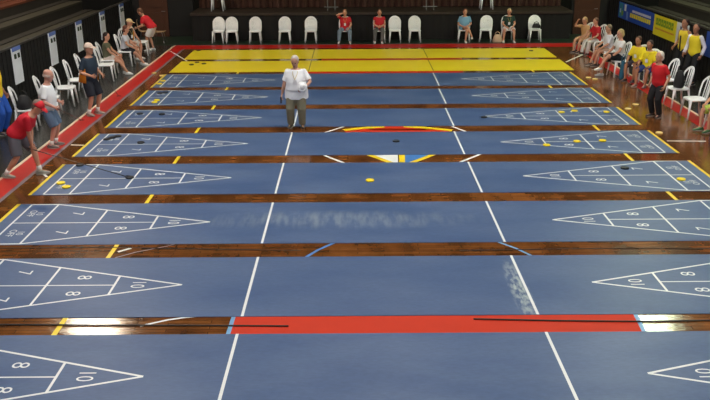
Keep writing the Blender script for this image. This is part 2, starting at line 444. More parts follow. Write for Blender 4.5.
# ------------------------------------------------------------------ courts
FT = .3048
CY = [(-1.85, .013), (.46, 2.298), (2.816, 4.644), (5.113, 6.975), (7.516, 9.339), (9.863, 11.653), (12.148, 14.032), (14.43, 16.389), (16.735, 18.685), (19.074, 21.005)]
CL = ['blue shuffleboard court, nearest the camera, cut by the bottom edge',
      'blue shuffleboard court just beyond the red painted gap',
      'blue shuffleboard court with pale streaks along its middle, third from the camera',
      'blue shuffleboard court with one yellow disc in the middle, where the red-capped player shoots',
      'blue shuffleboard court with one black disc in the middle, in front of the white-shirted referee',
      'blue shuffleboard court on which the white-shirted referee stands',
      'blue shuffleboard court crossing behind the legs of the white-shirted referee',
      'blue shuffleboard court farthest away, touching the yellow courts',
      'yellow shuffleboard court, nearer of the two, behind the referee',
      'yellow shuffleboard court, farther of the two, below the row of back chairs']
TIPL = [-2.72, -2.75, -2.76, -2.74, -2.72, -2.66, -2.74, -2.74]
ywmat = mat('yellow_court_vinyl', (238, 212, 40), .4, noise=.06, nscale=1.2)
yshade = mat('yellow_court_line', (214, 190, 44), .45)
darkline = mat('dark_court_line', (140, 124, 50), .45)
def court(i):
    y0, y1 = CY[i]; yc = (y0+y1)/2; hw = (y1-y0)/2; hb = hw-.035
    yl = i >= 8
    bm = bmesh.new()
    xl, xr = (-6.18, 6.2) if not yl else (-6.15, 6.42)
    zt = .006
    box(bm, ((xl+xr)/2, 0, .003), (xr-xl, 2*hw, .006), 0)
    Zl = .0075
    lw = .032 if not yl else .02
    wl = 1 if not yl else 3
    if not yl:
        rect(bm, xl-.03, xl+.03, -hw, hw, Zl, 2); rect(bm, xr-.03, xr+.03, -hw, hw, Zl, 2)
    for s in (-1, 1):
        X = lambda f: s*f*FT
        tip = abs(TIPL[i]) if not yl else 9*FT
        dx = (0 if s < 0 else {9: .24, 8: .22, 7: .17, 6: .12, 5: .05}.get(i, 0))
        seg(bm, (X(6)+dx, -hw), (X(6)+dx, hw), .036 if not yl else .03, Zl, 1 if not yl else 4)
        if yl: continue
        k = hb/(18*FT-tip)
        hwid = lambda x: (abs(x)-tip)*k
        seg(bm, (s*tip, 0), (X(18), hb), lw, Zl, wl); seg(bm, (s*tip, 0), (X(18), -hb), lw, Zl+.0002, wl)
        for f in (12, 15, 18): seg(bm, (X(f), -hwid(X(f))), (X(f), hwid(X(f))), lw, Zl+.0004, wl)
        seg(bm, (X(19.5), -hb), (X(19.5), hb), lw, Zl+.0004, wl)
        for q in (-1, 1): seg(bm, (X(18), q*hb), (X(19.5), q*hb), lw, Zl, wl)
        seg(bm, (X(12), 0), (X(19.5), 0), lw*.8, Zl+.0006, wl)
        up = (-s, 0); rt = (0, s)
        put_text(bm, '10', X(10.95), 0, .27, up, rt, Zl, wl, .85)
        for q in (-1, 1):
            put_text(bm, '8', X(13.55), q*.25, .28, up, rt, Zl, wl)
            put_text(bm, '7', X(16.45), q*.42, .29, up, rt, Zl, wl)
            put_text(bm, '10\nOFF', X(18.75), q*.44, .165, up, rt, Zl, wl)
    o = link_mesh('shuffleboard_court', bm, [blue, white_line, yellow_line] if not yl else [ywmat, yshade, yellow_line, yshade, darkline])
    o.location = (0, yc, .003)
    tag(o, CL[i], 'court', 'shuffleboard courts')
    return o
for i in range(10): court(i)

# discs
dy = mat('yellow_disc_plastic', (244, 216, 20), .3); dk = mat('black_disc_plastic', (20, 20, 24), .3); dc = mat('cream_disc_plastic', (230, 205, 130), .4)
def disc(m, nm):
    bm = bmesh.new(); r = .078
    prof = [(0.0001, .004), (.05, .004), (.066, 0), (.078, .005), (.078, .02), (.072, .025), (.055, .0235), (.05, .019), (.0001, .019)]
    n = 24; rings = [[bm.verts.new((a*math.cos(2*math.pi*k/n), a*math.sin(2*math.pi*k/n), z)) for k in range(n)] for a, z in prof]
    for i in range(len(rings)-1):
        for k in range(n): bm.faces.new((rings[i][k], rings[i][(k+1) % n], rings[i+1][(k+1) % n], rings[i+1][k]))
    bm.faces.new(rings[0]); bm.faces.new(rings[-1])
    me = bpy.data.meshes.new(nm); bmesh.ops.recalc_face_normals(bm, faces=bm.faces[:]); bm.to_mesh(me); bm.free(); me.materials.append(m)
    return me
ME = {'y': disc(dy, 'yellow_disc'), 'k': disc(dk, 'black_disc'), 'c': disc(dc, 'cream_disc')}
DISCS = [('y', 370, 181.5, 'yellow disc alone in the middle of the court below the blue and white floor mark'),
 ('k', 396, 142, 'black disc alone in the middle of the court, below the red floor arc'),
 ('y', 61, 184, 'yellow disc in the red-capped player\'s ten-off box, left of a pair'),
 ('y', 66.5, 188, 'yellow disc in the red-capped player\'s ten-off box, right of a pair'),
 ('k', 80, 166, 'black disc at the upper edge of the red-capped player\'s court, beside the cue shaft'),
 ('k', 130, 178.6, 'black disc at the head of the long cue of the red-capped player'),
 ('k', 107, 140, 'black disc in the far left ten-off box of the fifth court, left one of three'),
 ('k', 112.5, 138.3, 'black disc in the far left ten-off box of the fifth court, middle one of three'),
 ('k', 118, 137.2, 'black disc in the far left ten-off box of the fifth court, right one of three'),
 ('k', 141, 143.5, 'black disc on the centre line between the left sevens of the fifth court'),
 ('k', 140, 114.5, 'black disc in the left ten-off box of the court where the referee stands'),
 ('k', 162, 115, 'black disc near the left upper seven of the court where the referee stands'),
 ('y', 157, 101, 'yellow disc in the left ten-off box behind the referee\'s court, upper one of a pair'),
 ('y', 154.5, 103, 'yellow disc in the left ten-off box behind the referee\'s court, lower one of a pair'),
 ('k', 160, 94, 'black disc in the left end of the seventh court, left one of a pair'),
 ('k', 165.5, 93.3, 'black disc in the left end of the seventh court, right one of a pair'),
 ('y', 163, 81.5, 'yellow disc at the left end of the farthest blue court, upper one of a pair'),
 ('y', 159.5, 84.5, 'yellow disc at the left end of the farthest blue court, lower one of a pair'),
 ('k', 197, 63, 'black disc at the left end of the nearer yellow court, middle one of three'),
 ('k', 204, 64.3, 'black disc at the left end of the nearer yellow court, right one of three'),
 ('k', 191.5, 65.3, 'black disc at the left end of the nearer yellow court, left one of three'),
 ('k', 198.5, 51, 'black disc at the left end of the farther yellow court'),
 ('k', 531, 51.3, 'black disc at the right end of the farther yellow court'),
 ('k', 624.5, 169, 'black disc on the right half of the fourth court, left of a seven'),
 ('y', 681, 180.3, 'yellow disc beside the right ten-off box of the fourth court'),
 ('y', 577, 142.3, 'yellow disc on the centre line between the right eights of the fifth court'),
 ('y', 602.5, 141.5, 'yellow disc on the centre line between the right sevens of the fifth court'),
 ('y', 574.5, 111.6, 'yellow disc in the right seven area of the sixth court, right one of a pair'),
 ('y', 561.5, 113, 'yellow disc in the right seven area of the sixth court, left one of a pair'),
 ('y', 606.5, 112.8, 'yellow disc in the right ten-off box of the sixth court'),
 ('k', 484, 118, 'black disc at the tip of the right triangle of the sixth court'),
 ('y', 546.5, 146, 'yellow disc on the lower line of the right triangle of the fifth court'),
 ('c', 659, 133.3, 'cream disc on the wooden floor, nearest one right of the courts'),
 ('c', 635.5, 105, 'cream disc on the wooden floor left of the woman in red'),
 ('c', 628, 109.3, 'cream disc on wood, slightly nearer and left of its neighbour by the woman in red'),
 ('c', 588.5, 78, 'cream disc on the wooden floor beyond the farthest blue court, left one'),
 ('c', 595, 79.5, 'cream disc on the wooden floor beyond the farthest blue court, nearer to the seated people'),
 ('c', 162, 76, 'cream disc on the wooden floor left of the nearer yellow court, nearer one'),
 ('c', 154, 73.5, 'cream disc on the wooden floor left of the nearer yellow court, farther one')]
for (k, u, v, lb) in DISCS:
    p = ground(u, v)
    on = any(a <= p.y <= b for a, b in CY) and -6.15 < p.x < 6.16
    o = bpy.data.objects.new({'y': 'yellow_disc', 'k': 'black_disc', 'c': 'cream_disc'}[k], ME[k]); COL.objects.link(o)
    o.location = (p.x, p.y, .0112 if on else .003); tag(o, lb, 'disc', 'shuffleboard discs')

# thin dark strips lying in the gaps
strip_m = mat('dark_rubber_strip', (46, 40, 36), .5)
def strip(pts, w, label):
    bm = bmesh.new(); P = [ground(*p) for p in pts]; 
    tube(bm, [(p.x, p.y, .003+w/2) for p in P], w/2, 6)
    tag(link_mesh('rubber_strip', bm, strip_m), label, 'strip', 'dark strips in the gaps between courts')
strip([(-60, 325.2), (0, 325.5), (100, 326), (200, 326.3), (288, 326.8)], .019, 'thin dark strip lying left in the gap with the red paint')
strip([(474, 319.8), (560, 321.5), (640, 322.3), (760, 320.5)], .019, 'thin dark strip lying right in the gap with the red paint')
strip([(-60, 248.8), (0, 248.5), (100, 247.8), (200, 249.5), (300, 251)], .012, 'thin dark strip lying left in the second gap from the camera')
strip([(460, 251), (560, 249.4), (650, 248.6), (760, 249.5)], .012, 'thin dark strip lying right in the second gap from the camera')
#PART2
# ------------------------------------------------------------------ chairs
plast = mat('white_chair_plastic', (244, 244, 244), .35, noise=.03)
def chair_leg(s, f):
    bm = bmesh.new()
    a = V((s*.175, f*.17, .44)); b = V((s*.215, f*(.215 if f > 0 else .24), 0))
    d = b-a
    rings = [(a, V((.035, 0, 0)), V((0, .03, 0))), (a+d*.5, V((.026, 0, 0)), V((0, .022, 0))), (b, V((.02, 0, 0)), V((0, .018, 0)))]
    loft(bm, rings, 8)
    return bm
def curve_y(x, zz): return -.20-.10*(zz-.44)/.5*1.0 + .10*(abs(x)/.22)**2*.55
def back_bm(kind):
    """arched back frame with slats (bistro) or a near-solid slotted shell; chair faces +Y"""
    bm = bmesh.new()
    zb, zt = .42, .93
    th = .014
    def strip_pts(pts, w):
        rings = []
        for i, p in enumerate(pts):
            d = (pts[min(i+1, len(pts)-1)]-pts[max(i-1, 0)]).normalized()
            nrm = V((0, 1, 0)); side = d.cross(nrm).normalized()
            rings.append((p, side*w/2, nrm*th))
        loft(bm, rings, 8)
    def P(x, z): return V((x, curve_y(x, z), z))
    arch = []
    for k in range(19):
        a = math.pi*k/18
        x = -.205*math.cos(a); z = zb+.30 + .20*math.sin(a) if 0 < k < 18 else zb+.30
        arch.append(P(x*1.0, z))
    left = [P(-.19, zb), P(-.205, zb+.15)]; right = [P(.205, zb+.15), P(.19, zb)]
    strip_pts(left+arch+right, .06 if kind == 'open' else .075)
    if kind == 'open':
        for x in (-.085, 0, .085):
            zt2 = zb+.30+.20*math.sqrt(max(0, 1-(x/.205)**2))
            strip_pts([P(x*.9, zb), P(x, zb+.2), P(x, zt2)], .022)
        strip_pts([P(-.19, zb+.02), P(0, zb+.02), P(.19, zb+.02)], .05)
    else:
        for x in (-.15, -.1, -.05, 0, .05, .1, .15):
            zt2 = zb+.30+.20*math.sqrt(max(0, 1-(x/.205)**2))
            strip_pts([P(x*.95, zb), P(x, zb+.2), P(x, zt2)], .049)
        for z in (zb+.03, zb+.2, zb+.38):
            strip_pts([P(-.19, z), P(-.1, z), P(0, z), P(.1, z), P(.19, z)], .045)
    return bm
def make_chair(kind):
    t = empty('plastic_chair')
    bm = bmesh.new()
    rings = []
    n = 24
    def sup(r, zc, k=4):
        out = []
        for i in range(n):
            a = 2*math.pi*i/n; c, s = math.cos(a), math.sin(a)
            x = abs(c)**(2/k)*(.23*r)*(1 if c > 0 else -1); y = abs(s)**(2/k)*(.225*r)*(1 if s > 0 else -1)
            out.append(bm.verts.new((x, y, zc-(.012*(1-min(1, (x*x+y*y)/.04))))))
        return out
    R4 = [sup(.96, .415), sup(1, .425), sup(1, .447), sup(.95, .455), sup(.5, .452)]
    for i in range(4):
        for k in range(n): bm.faces.new((R4[i][k], R4[i][(k+1) % n], R4[i+1][(k+1) % n], R4[i+1][k]))
    bm.faces.new(R4[0]); bm.faces.new(R4[-1])
    link_mesh('seat', bm, plast, t, True)
    link_mesh('backrest', back_bm(kind), plast, t, True)
    for s in (-1, 1):
        for f in (-1, 1): link_mesh('leg', chair_leg(s, f), plast, t, True)
    return t
protoA = [make_chair('slotted'), False]; protoB = [make_chair('open'), False]
def chair(x, y, deg, label, kind='slotted', z=0.003, grp=None, sc=1.06):
    pr = protoA if kind == 'slotted' else protoB
    o = pr[0] if not pr[1] else copy_tree(pr[0]); pr[1] = True
    o.location = (x, y, z); o.rotation_euler = (0, 0, R(deg)); o.scale = (sc, sc, sc)
    tag(o, label, 'chair', grp or 'white plastic chairs')
    return o
# rotation 0 faces +Y; 180 faces the camera; -90 faces +X; 90 faces -X
BY = 22.74
def bx(u): return ground(u, 43).x + (0)
for (u, dg, lb) in ((218.8, 178, 'empty white plastic chair, leftmost in the row before the stage'),
        (232.2, 184, 'empty white plastic chair, second from left in the row before the stage'),
        (255.5, 181, 'empty white plastic chair before the stage, third from left, behind the left of the referee'),
        (284.8, 180, 'empty white plastic chair before the stage, fourth from left'),
        (310.8, 179, 'empty white plastic chair before the stage, left neighbour of the red-shirted person covering the face'),
        (345.2, 180, 'white plastic chair under the red-shirted person with a hand at the face'),
        (379.5, 180, 'white plastic chair under the red-vested person with hands in the lap'),
        (395.2, 180, 'empty white plastic chair right beside the red-vested person'),
        (415.2, 180, 'empty white plastic chair standing alone right of the middle of the stage'),
        (465, 176, 'white plastic chair under the person in the light blue shirt'),
        (487, 168, 'empty white plastic chair between the blue-shirted and dark-shirted people, slightly turned'),
        (509.5, 182, 'white plastic chair under the person in dark shirt and white shorts'),
        (537, 178, 'white plastic chair with a black bag on it, rightmost before the stage')):
    chair(bx(u), BY, dg, lb, sc=.98)
chair(ground(220.5, 40).x*1.02, 24.05, 180, 'white plastic chair on the stage above the leftmost floor chairs', z=1.052)
chair(4.75, 24.05, 180, 'white plastic chair on the stage above the blue-shirted person', z=1.052)
LCH = [(-7.95, 9.85, -78, 'white plastic chair under a black jacket behind the bending red-capped player'),
       (-7.85, 11.1, -80, 'white plastic chair directly behind the bald man in white'),
       (-7.85, 12.3, -84, 'empty white plastic chair on the left, nearest to the bald man in white'),
       (-7.86, 13.3, -84, 'empty white plastic chair on the left, middle of the three empty ones'),
       (-7.88, 14.3, -84, 'empty white plastic chair partly hidden behind the man in navy and orange'),
       (-7.75, 15.6, -84, 'empty white plastic chair between the navy and orange shirt man and the seated women'),
       (-7.92, 16.45, -84, 'white plastic chair under the dark-haired woman with bare legs'),
       (-7.80, 18.05, -88, 'white plastic chair under the woman in white top and black shorts'),
       (-8.0, 19.3, -118, 'white plastic chair under the man in black with pale cap'),
       (-7.78, 20.05, -84, 'white plastic chair beside the standing red-shirted man in white shorts')]
for (x, y, dg, lb) in LCH: chair(x, y, dg, lb, 'open')
RCH = [(7.6, 20.1, 120, 'white plastic chair under the tan-topped woman at the far right'),
       (7.85, 19.6, 110, 'white plastic chair under the red-shirted person at the far right'),
       (7.65, 17.5, 96, 'white plastic chair under the grey-haired person in a white shirt at the right'),
       (7.45, 15.75, 100, 'white plastic chair under the blond woman in a white shirt and black shorts'),
       (7.78, 15.05, 130, 'white plastic chair under the left one of the two yellow-shirted people'),
       (7.84, 14.30, 135, 'white plastic chair under the yellow-shirted person in blue shorts'),
       (7.77, 12.85, 100, 'empty white plastic chair right behind the woman in red'),
       (7.72, 11.75, 95, 'white plastic chair with a black backpack hung on it'),
       (7.66, 10.5, 92, 'empty white plastic chair beside the person at the right edge'),
       (7.76, 9.3, 105, 'white plastic chair under the yellow-green shirted person at the right edge')]
for (x, y, dg, lb) in RCH: chair(x, y, dg, lb, 'open')

# beige shell chairs in the left far corner, with metal legs
shell = mat('beige_shell_plastic', (172, 140, 104), .5); steel = MATS['steel']
def shell_chair(x, y, dg, lb):
    t = empty('shell_chair', (x, y, .003), R(dg)); tag(t, lb, 'chair')
    bm = bmesh.new(); pts = [(.22, .45), (.1, .43), (-.1, .43), (-.19, .48), (-.23, .6), (-.26, .8), (-.24, .86)]
    rings = [(V((0, a, z)), V((.21, 0, 0)), V((0, .0, .0)) + (V((0, 0, .012)) if k < 3 else V((0, .012, .004)))) for k, (a, z) in enumerate(pts)]
    loft(bm, rings, 12); link_mesh('seat_shell', bm, shell, t, True)
    for s in (-1, 1):
        for f in (-1, 1):
            bm = bmesh.new(); tube(bm, [(s*.14, f*.12, .42), (s*.2, f*.2, .0)], .012, 6); link_mesh('leg', bm, steel, t)
p = ground(165, 42.5); shell_chair(-7.75, 22.75, -90, 'beige shell chair in the far left corner, nearer to the stage')
shell_chair(-8.35, 22.9, -80, 'beige shell chair in the far left corner, nearer to the brown door')
# grey metal stands on the stage
def stage_stand(x, lb):
    t = empty('metal_stand', (x, 23.95, 1.052)); tag(t, lb, 'stand', 'metal stands on the stage')
    gm = mat('grey_stand_metal', (120, 118, 114), .5)
    bm = bmesh.new()
    for s in (-1, 1): tube(bm, [(s*.14, 0, .02), (s*.14, 0, .9)], .02, 6)
    link_mesh('uprights', bm, gm, t)
    bm = bmesh.new(); tube(bm, [(-.26, 0, .12), (.26, 0, .12)], .02, 6); link_mesh('crossbar', bm, gm, t)
    bm = bmesh.new()
    for s in (-1, 1): tube(bm, [(s*.14, -.2, .015), (s*.14, .2, .015)], .018, 6)
    link_mesh('feet', bm, gm, t)
    bm = bmesh.new(); box(bm, (0, 0, .95), (.45, .3, .03), bev=.008); link_mesh('top_plate', bm, gm, t)
stage_stand(-1.28, 'grey metal stand on the stage behind the referee'); stage_stand(2.55, 'grey metal stand on the stage right of the middle')

# ------------------------------------------------------------------ people
SK1 = (205, 150, 122); SK2 = (176, 122, 92)
def skin(c): return mat('skin_%d' % c[0], c, .55)
eye_m = mat('eye_dark', (40, 28, 24), .3); lip_m = mat('lip', (150, 80, 76), .5)
def ik(a, b, l1, l2, pole):
    d = b-a; L = min(d.length, (l1+l2)*.999); u = d.normalized()
    x = (l1*l1-l2*l2+L*L)/(2*L); h = math.sqrt(max(0, l1*l1-x*x))
    p = pole - u*pole.dot(u)
    if p.length < 1e-4: p = V((0, 1, 0)) - u*u.y
    return a+u*x+p.normalized()*h, a+u*L
def person(name_label, loc, deg, o):
    """local frame: faces +Y, right hand side +X. o: pose and outfit"""
    t = empty('person', loc, R(deg)); tag(t, name_label, 'person')
    s = o.get('size', 1.0); fat = o.get('fat', 1.0)
    hip = V(o.get('hip', (0, 0, .92)))
    lean = R(o.get('lean', 3)); side = R(o.get('side', 0))
    X = V((1, 0, 0)); U = V((math.sin(side), math.sin(lean)*math.cos(side), math.cos(lean)*math.cos(side))).normalized()
    X = (X-U*X.dot(U)).normalized(); F = U.cross(X).normalized()
    if F.y < 0 and abs(lean) < 1.5: F = -F
    sh_c = hip+U*.425
    neck0 = hip+U*.50; hp = R(o.get('pitch', 0)); hy = R(o.get('turn', 0))
    nl = lean*.6
    NU = V((0, math.sin(nl), math.cos(nl)))
    neck1 = neck0+NU*.075
    hf = V((math.sin(hy)*math.cos(hp), math.cos(hy)*math.cos(hp), -math.sin(hp)))
    hx = V((math.cos(hy), -math.sin(hy), 0)); hu = hx.cross(hf).normalized()
    if hu.z < 0: hu = -hu
    hc = neck1+hu*.092+hf*.02
    hf = hf*1.1; hx = hx*1.1; hu = hu*1.1
    arms = []
    for k, sg in enumerate((1, -1)):
        a = sh_c+X*sg*.168*(1+.35*(fat-1)); b = V(o['hands'][k])
        pole = V(o.get('elbow', [(.5, -1, -.3), (-.5, -1, -.3)])[k])
        e, w = ik(a, b, .285, .255, pole); arms.append((a, e, w))
    legs = []
    for k, sg in enumerate((1, -1)):
        a = hip+X*sg*.09-U*.02; b = V(o['feet'][k])+V((0, 0, .085))
        pole = V(o.get('knee', [(.15, 1, .1), (-.15, 1, .1)])[k])
        kn, an = ik(a, b, .43, .41, pole); legs.append((a, kn, an))
    fdir = []
    for k in range(2):
        fa = R(o.get('footturn', (12, -12))[k]); fdir.append(V((math.sin(fa), math.cos(fa), o.get('toe', (0, 0))[k])).normalized())
    sk = skin(o.get('skin', SK1))
    def torso(bm, off, z0=-.09, z1=.50, m_=1.0):
        prof = [(-.10, .12, .095), (-.04, .168, .118), (.03, .172, .122), (.12, .152, .112), (.20, .155, .115), (.30, .172, .122), (.38, .18, .112), (.435, .165, .09), (.475, .11, .07), (.50, .07, .06)]
        rings = []
        for (h, w, d) in prof:
            if h < z0-.001 or h > z1+.001: continue
            f = 1+(fat-1)*(1.0 if h < .33 else .4)
            belly = .035*(fat-1)*4 if .0 < h < .28 else 0
            rings.append((hip+U*h+F*belly*.4, X*(w*(1+(f-1)*.8)+off)*m_, F*(d*f+off+belly*.3)*m_))
        loft(bm, rings, 20)
    # ---- body
    bm = bmesh.new()
    torso(bm, 0)
    tube(bm, [neck0-NU*.03, neck1+hu*.02], [.058, .052], 12)
    hr = [(-.115, .022, .03, .045), (-.10, .04, .05, .03), (-.07, .056, .072, .014), (-.03, .068, .086, .004), (.01, .074, .093, 0), (.05, .075, .094, -.004), (.085, .064, .08, -.008), (.108, .045, .056, -.01), (.12, .02, .026, -.01)]
    loft(bm, [(hc+hu*h+hf*f, hx*w, hf*d) for h, w, d, f in hr], 18)
    loft(bm, [(hc+hu*.025+hf*.09, hx*.008, hu*.006), (hc+hu*.0+hf*.102, hx*.012, hu*.012), (hc-hu*.022+hf*.108, hx*.016, hu*.012), (hc-hu*.03+hf*.09, hx*.014, hu*.008)], 8)
    for sg in (1, -1): ellipsoid(bm, hc+hx*sg*.077-hf*.005-hu*.005, hx*.012, hf*.02, hu*.032, 8, 6)
    for (a, e, w) in arms:
        tube(bm, [a, a.lerp(e, .35), e, e.lerp(w, .3), w], [.056, .05, .04, .042, .028], 12)
    for (a, k_, an) in legs:
        tube(bm, [a, a.lerp(k_, .4), k_, k_.lerp(an, .3), k_.lerp(an, .75), an], [.092, .08, .056, .058, .04, .036], 12)
    for k, (a, k_, an) in enumerate(legs):
        d = fdir[k]; tube(bm, [an-d*.03-V((0, 0, .03)), an+d*.06-V((0, 0, .035)), an+d*.15-V((0, 0, .052))], [.034, .034, .024], 10)
    handinfo = []
    for k, (a, e, w) in enumerate(arms):
        sg = 1 if k == 0 else -1
        d = (w-e).normalized()
        inn = (V((-sg, 0, 0)) - d*V((-sg, 0, 0)).dot(d))
        if inn.length < .1: inn = V((0, 0, -1))-d*V((0, 0, -1)).dot(d)
        inn.normalize(); acr = d.cross(inn).normalized()
        # acr should point forward/up (thumb side)
        if acr.dot(V((0, 1, .6))) < 0: acr = -acr
        handinfo.append((w, d, inn, acr))
        loft(bm, [(w-d*.01, acr*.026, inn*.018), (w+d*.03, acr*.036, inn*.017), (w+d*.075, acr*.04, inn*.014), (w+d*.09, acr*.036, inn*.01)], 10)
    curl = o.get('curl', .5)
    def fingers(b2):
        for (w, d, inn, acr) in handinfo:
            for q, ln in zip((-1.5, -.5, .5, 1.5), (.058, .07, .076, .068)):
                p0 = w+d*.08+acr*q*.019
                d1 = (d*math.cos(curl)+inn*math.sin(curl)).normalized(); d2 = (d*math.cos(curl*2.2)+inn*math.sin(curl*2.2)).normalized()
                p1 = p0+d1*ln*.5; p2 = p1+d2*ln*.5
                tube(b2, [p0-d*.02, p0, p1, p2], [.009, .009, .0085, .007], 7)
            p0 = w+d*.03+acr*.03; p1 = p0+(d*.6+acr*.8+inn*.3).normalized()*.035; p2 = p1+(d*.9+acr*.2+inn*.4).normalized()*.03
            tube(b2, [p0-acr*.01, p0, p1, p2], [.012, .012, .01, .008], 7)
    remeshed('body', bm, sk, t, .013, 4, fingers)
    # ---- face details
    for sg in (1, -1):
        bm = bmesh.new(); ellipsoid(bm, hc+hx*sg*.031+hf*.083+hu*.012, hx*.014, hf*.01, hu*.008, 8, 6); link_mesh('eye', bm, eye_m, t, True)
    bm = bmesh.new(); ellipsoid(bm, hc+hf*.083-hu*.062, hx*.022, hf*.012, hu*.007, 8, 6); link_mesh('mouth', bm, lip_m, t, True)
    # ---- hair / cap
    if o.get('hair'):
        hm = mat('hair_%d_%d' % (o['hair'][0], o['hair'][2]), o['hair'], .7, noise=.3, nscale=30)
        bm = bmesh.new()
        st_ = o.get('hairstyle', 'short')
        if st_ == 'fringe':
            for a in range(-120, 121, 15):
                q = R(a); c = hc-hf*math.cos(q)*.088+hx*math.sin(q)*.076-hu*.0
                ellipsoid(bm, c, hx*.016, hf*.02, hu*.035, 7, 5)
        else:
            ellipsoid(bm, hc+hu*.042-hf*.022, hx*.085, hf*.094, hu*.094, 16, 8)
            if st_ == 'long':
                ellipsoid(bm, hc-hu*.05-hf*.055, hx*.082, hf*.055, hu*.13, 14, 8)
            elif st_ == 'bob':
                ellipsoid(bm, hc-hu*.02-hf*.045, hx*.092, hf*.065, hu*.085, 14, 8)
            else: ellipsoid(bm, hc-hu*.01-hf*.045, hx*.07, hf*.05, hu*.07, 14, 8)
        remeshed('hair', bm, hm, t, .012, 3)
    if o.get('cap'):
        cm_ = mat('cap_%d_%d' % (o['cap'][0], o['cap'][1]), o['cap'], .7)
        bm = bmesh.new(); ellipsoid(bm, hc+hu*.035-hf*.006, hx*.09, hf*.106, hu*.10, 18, 8, 0, 90)
        ob = link_mesh('cap', bm, cm_, t, True)
        bm = bmesh.new(); loft(bm, [(hc+hu*.04+hf*.08, hx*.08, hu*.006), (hc+hu*.036+hf*.13, hx*.075, hu*.006), (hc+hu*.024+hf*.175, hx*.045, hu*.005)], 12)
        link_mesh('visor', bm, cm_, ob, True)
    # ---- shirt
    sc_ = o['shirt']; sm = mat('shirt_%d_%d_%d' % sc_, sc_, .8, noise=.08, nscale=6, bump=.15)
    bm = bmesh.new()
    torso(bm, .016, -.10 if o.get('untucked', True) else .0, .48)
    if o.get('long'): loft(bm, [(hip-U*.20, X*(.215*(1+(fat-1)*.6)), F*.15*fat), (hip-U*.02, X*(.20*(1+(fat-1)*.7)), F*(.145*fat)), (hip+U*.05, X*.17*fat, F*.13*fat)], 20)
    sl = o.get('sleeve', .62)
    for (a, e, w) in arms:
        if sl <= 0: continue
        if sl <= 1: tube(bm, [a-(e-a)*.02, a.lerp(e, .5*sl), a.lerp(e, sl)], [.06, .062, .062*(1+.25*(fat-1))], 12, True, False)
        else: tube(bm, [a, a.lerp(e, .5), e, e.lerp(w, .5), e.lerp(w, .95)], [.06, .058, .052, .048, .042], 12, True, False)
    ob = remeshed('shirt', bm, sm, t, .014, 3)
    if o.get('stripe'):
        m2 = mat('panel_%d_%d' % (o['stripe'][0], o['stripe'][1]), o['stripe'], .8)
        for (h0, h1, x0, x1) in o.get('striperects', ((.02, .36, -.06, .06),)):
            bm = bmesh.new()
            rings = []
            f_ = 1+(fat-1)
            for k in range(5):
                h = h0+(h1-h0)*k/4; xm = (x0+x1)/2 if not o.get('diag') else (x0+(x1-x0)*k/4)
                ww = abs(x1-x0)/2 if not o.get('diag') else .05
                rings.append((hip+U*h+X*xm+F*(.128*f_+.012-abs(xm)*.25+.03*(fat-1)), X*ww, F*.014))
            loft(bm, rings, 8); link_mesh('shirt_panel', bm, m2, ob, True)
    if o.get('sidepanel'):
        m2 = mat('panel_%d_%d' % (o['sidepanel'][0], o['sidepanel'][1]), o['sidepanel'], .8)
        for sg in (1, -1):
            bm = bmesh.new()
            loft(bm, [(hip+U*h+X*sg*(w*fat+.012), F*q, X*.022) for h, w, q in ((-.09, .165, .11), (.05, .165, .10), (.18, .15, .075), (.30, .155, .045), (.37, .16, .02))], 12)
            link_mesh('side_panel', bm, m2, ob, True)
    if o.get('sleeves'):
        m2 = mat('sleeve_%d_%d' % (o['sleeves'][0], o['sleeves'][1]), o['sleeves'], .8)
        for (a, e, w) in arms:
            bm = bmesh.new(); tube(bm, [a, a.lerp(e, .5), e, e.lerp(w, .5), e.lerp(w, .95)], [.064, .06, .054, .05, .044], 12, True, False)
            link_mesh('sleeve', bm, m2, ob, True)
    if o.get('badge'):
        bm = bmesh.new(); mx = Matrix((X, F, U)).transposed()
        box(bm, hip+U*.22+F*(.14*fat+.02), (.085, .01, .11), rot=mx, bev=.003); bo = link_mesh('badge', bm, mat('badge_white', (230, 230, 235), .5), t)
        bm = bmesh.new()
        for sg in (1, -1): tube(bm, [hip+U*.28+F*(.14*fat+.02), hip+U*.40+F*(.12*fat+.018)+X*sg*.05, hip+U*.485+F*.03+X*sg*.065], .005, 5)
        link_mesh('lanyard', bm, mat('lanyard_cloth', o.get('lanyard', (200, 180, 110)), .7), bo)
    # ---- bottoms
    pc = o['pants']; pm = mat('bottoms_%d_%d_%d' % pc, pc, .85, noise=.12, nscale=7, bump=.15)
    bm = bmesh.new(); torso(bm, .010, -.10, .05)
    fr = o.get('leg', 2.0); lo = o.get('loose', 1.0)
    for (a, k_, an) in legs:
        if fr <= 1: tube(bm, [a, a.lerp(k_, .5*fr), a.lerp(k_, fr)], [.105, .098*lo, .09*lo], 12, True, False)
        else: tube(bm, [a, a.lerp(k_, .5), k_, k_.lerp(an, .5), k_.lerp(an, .97)], [.105, .096*lo, .078*lo, .07*lo, .062*lo], 12, True, False)
    remeshed('trousers' if fr > 1 else 'shorts', bm, pm, t, .014, 3)
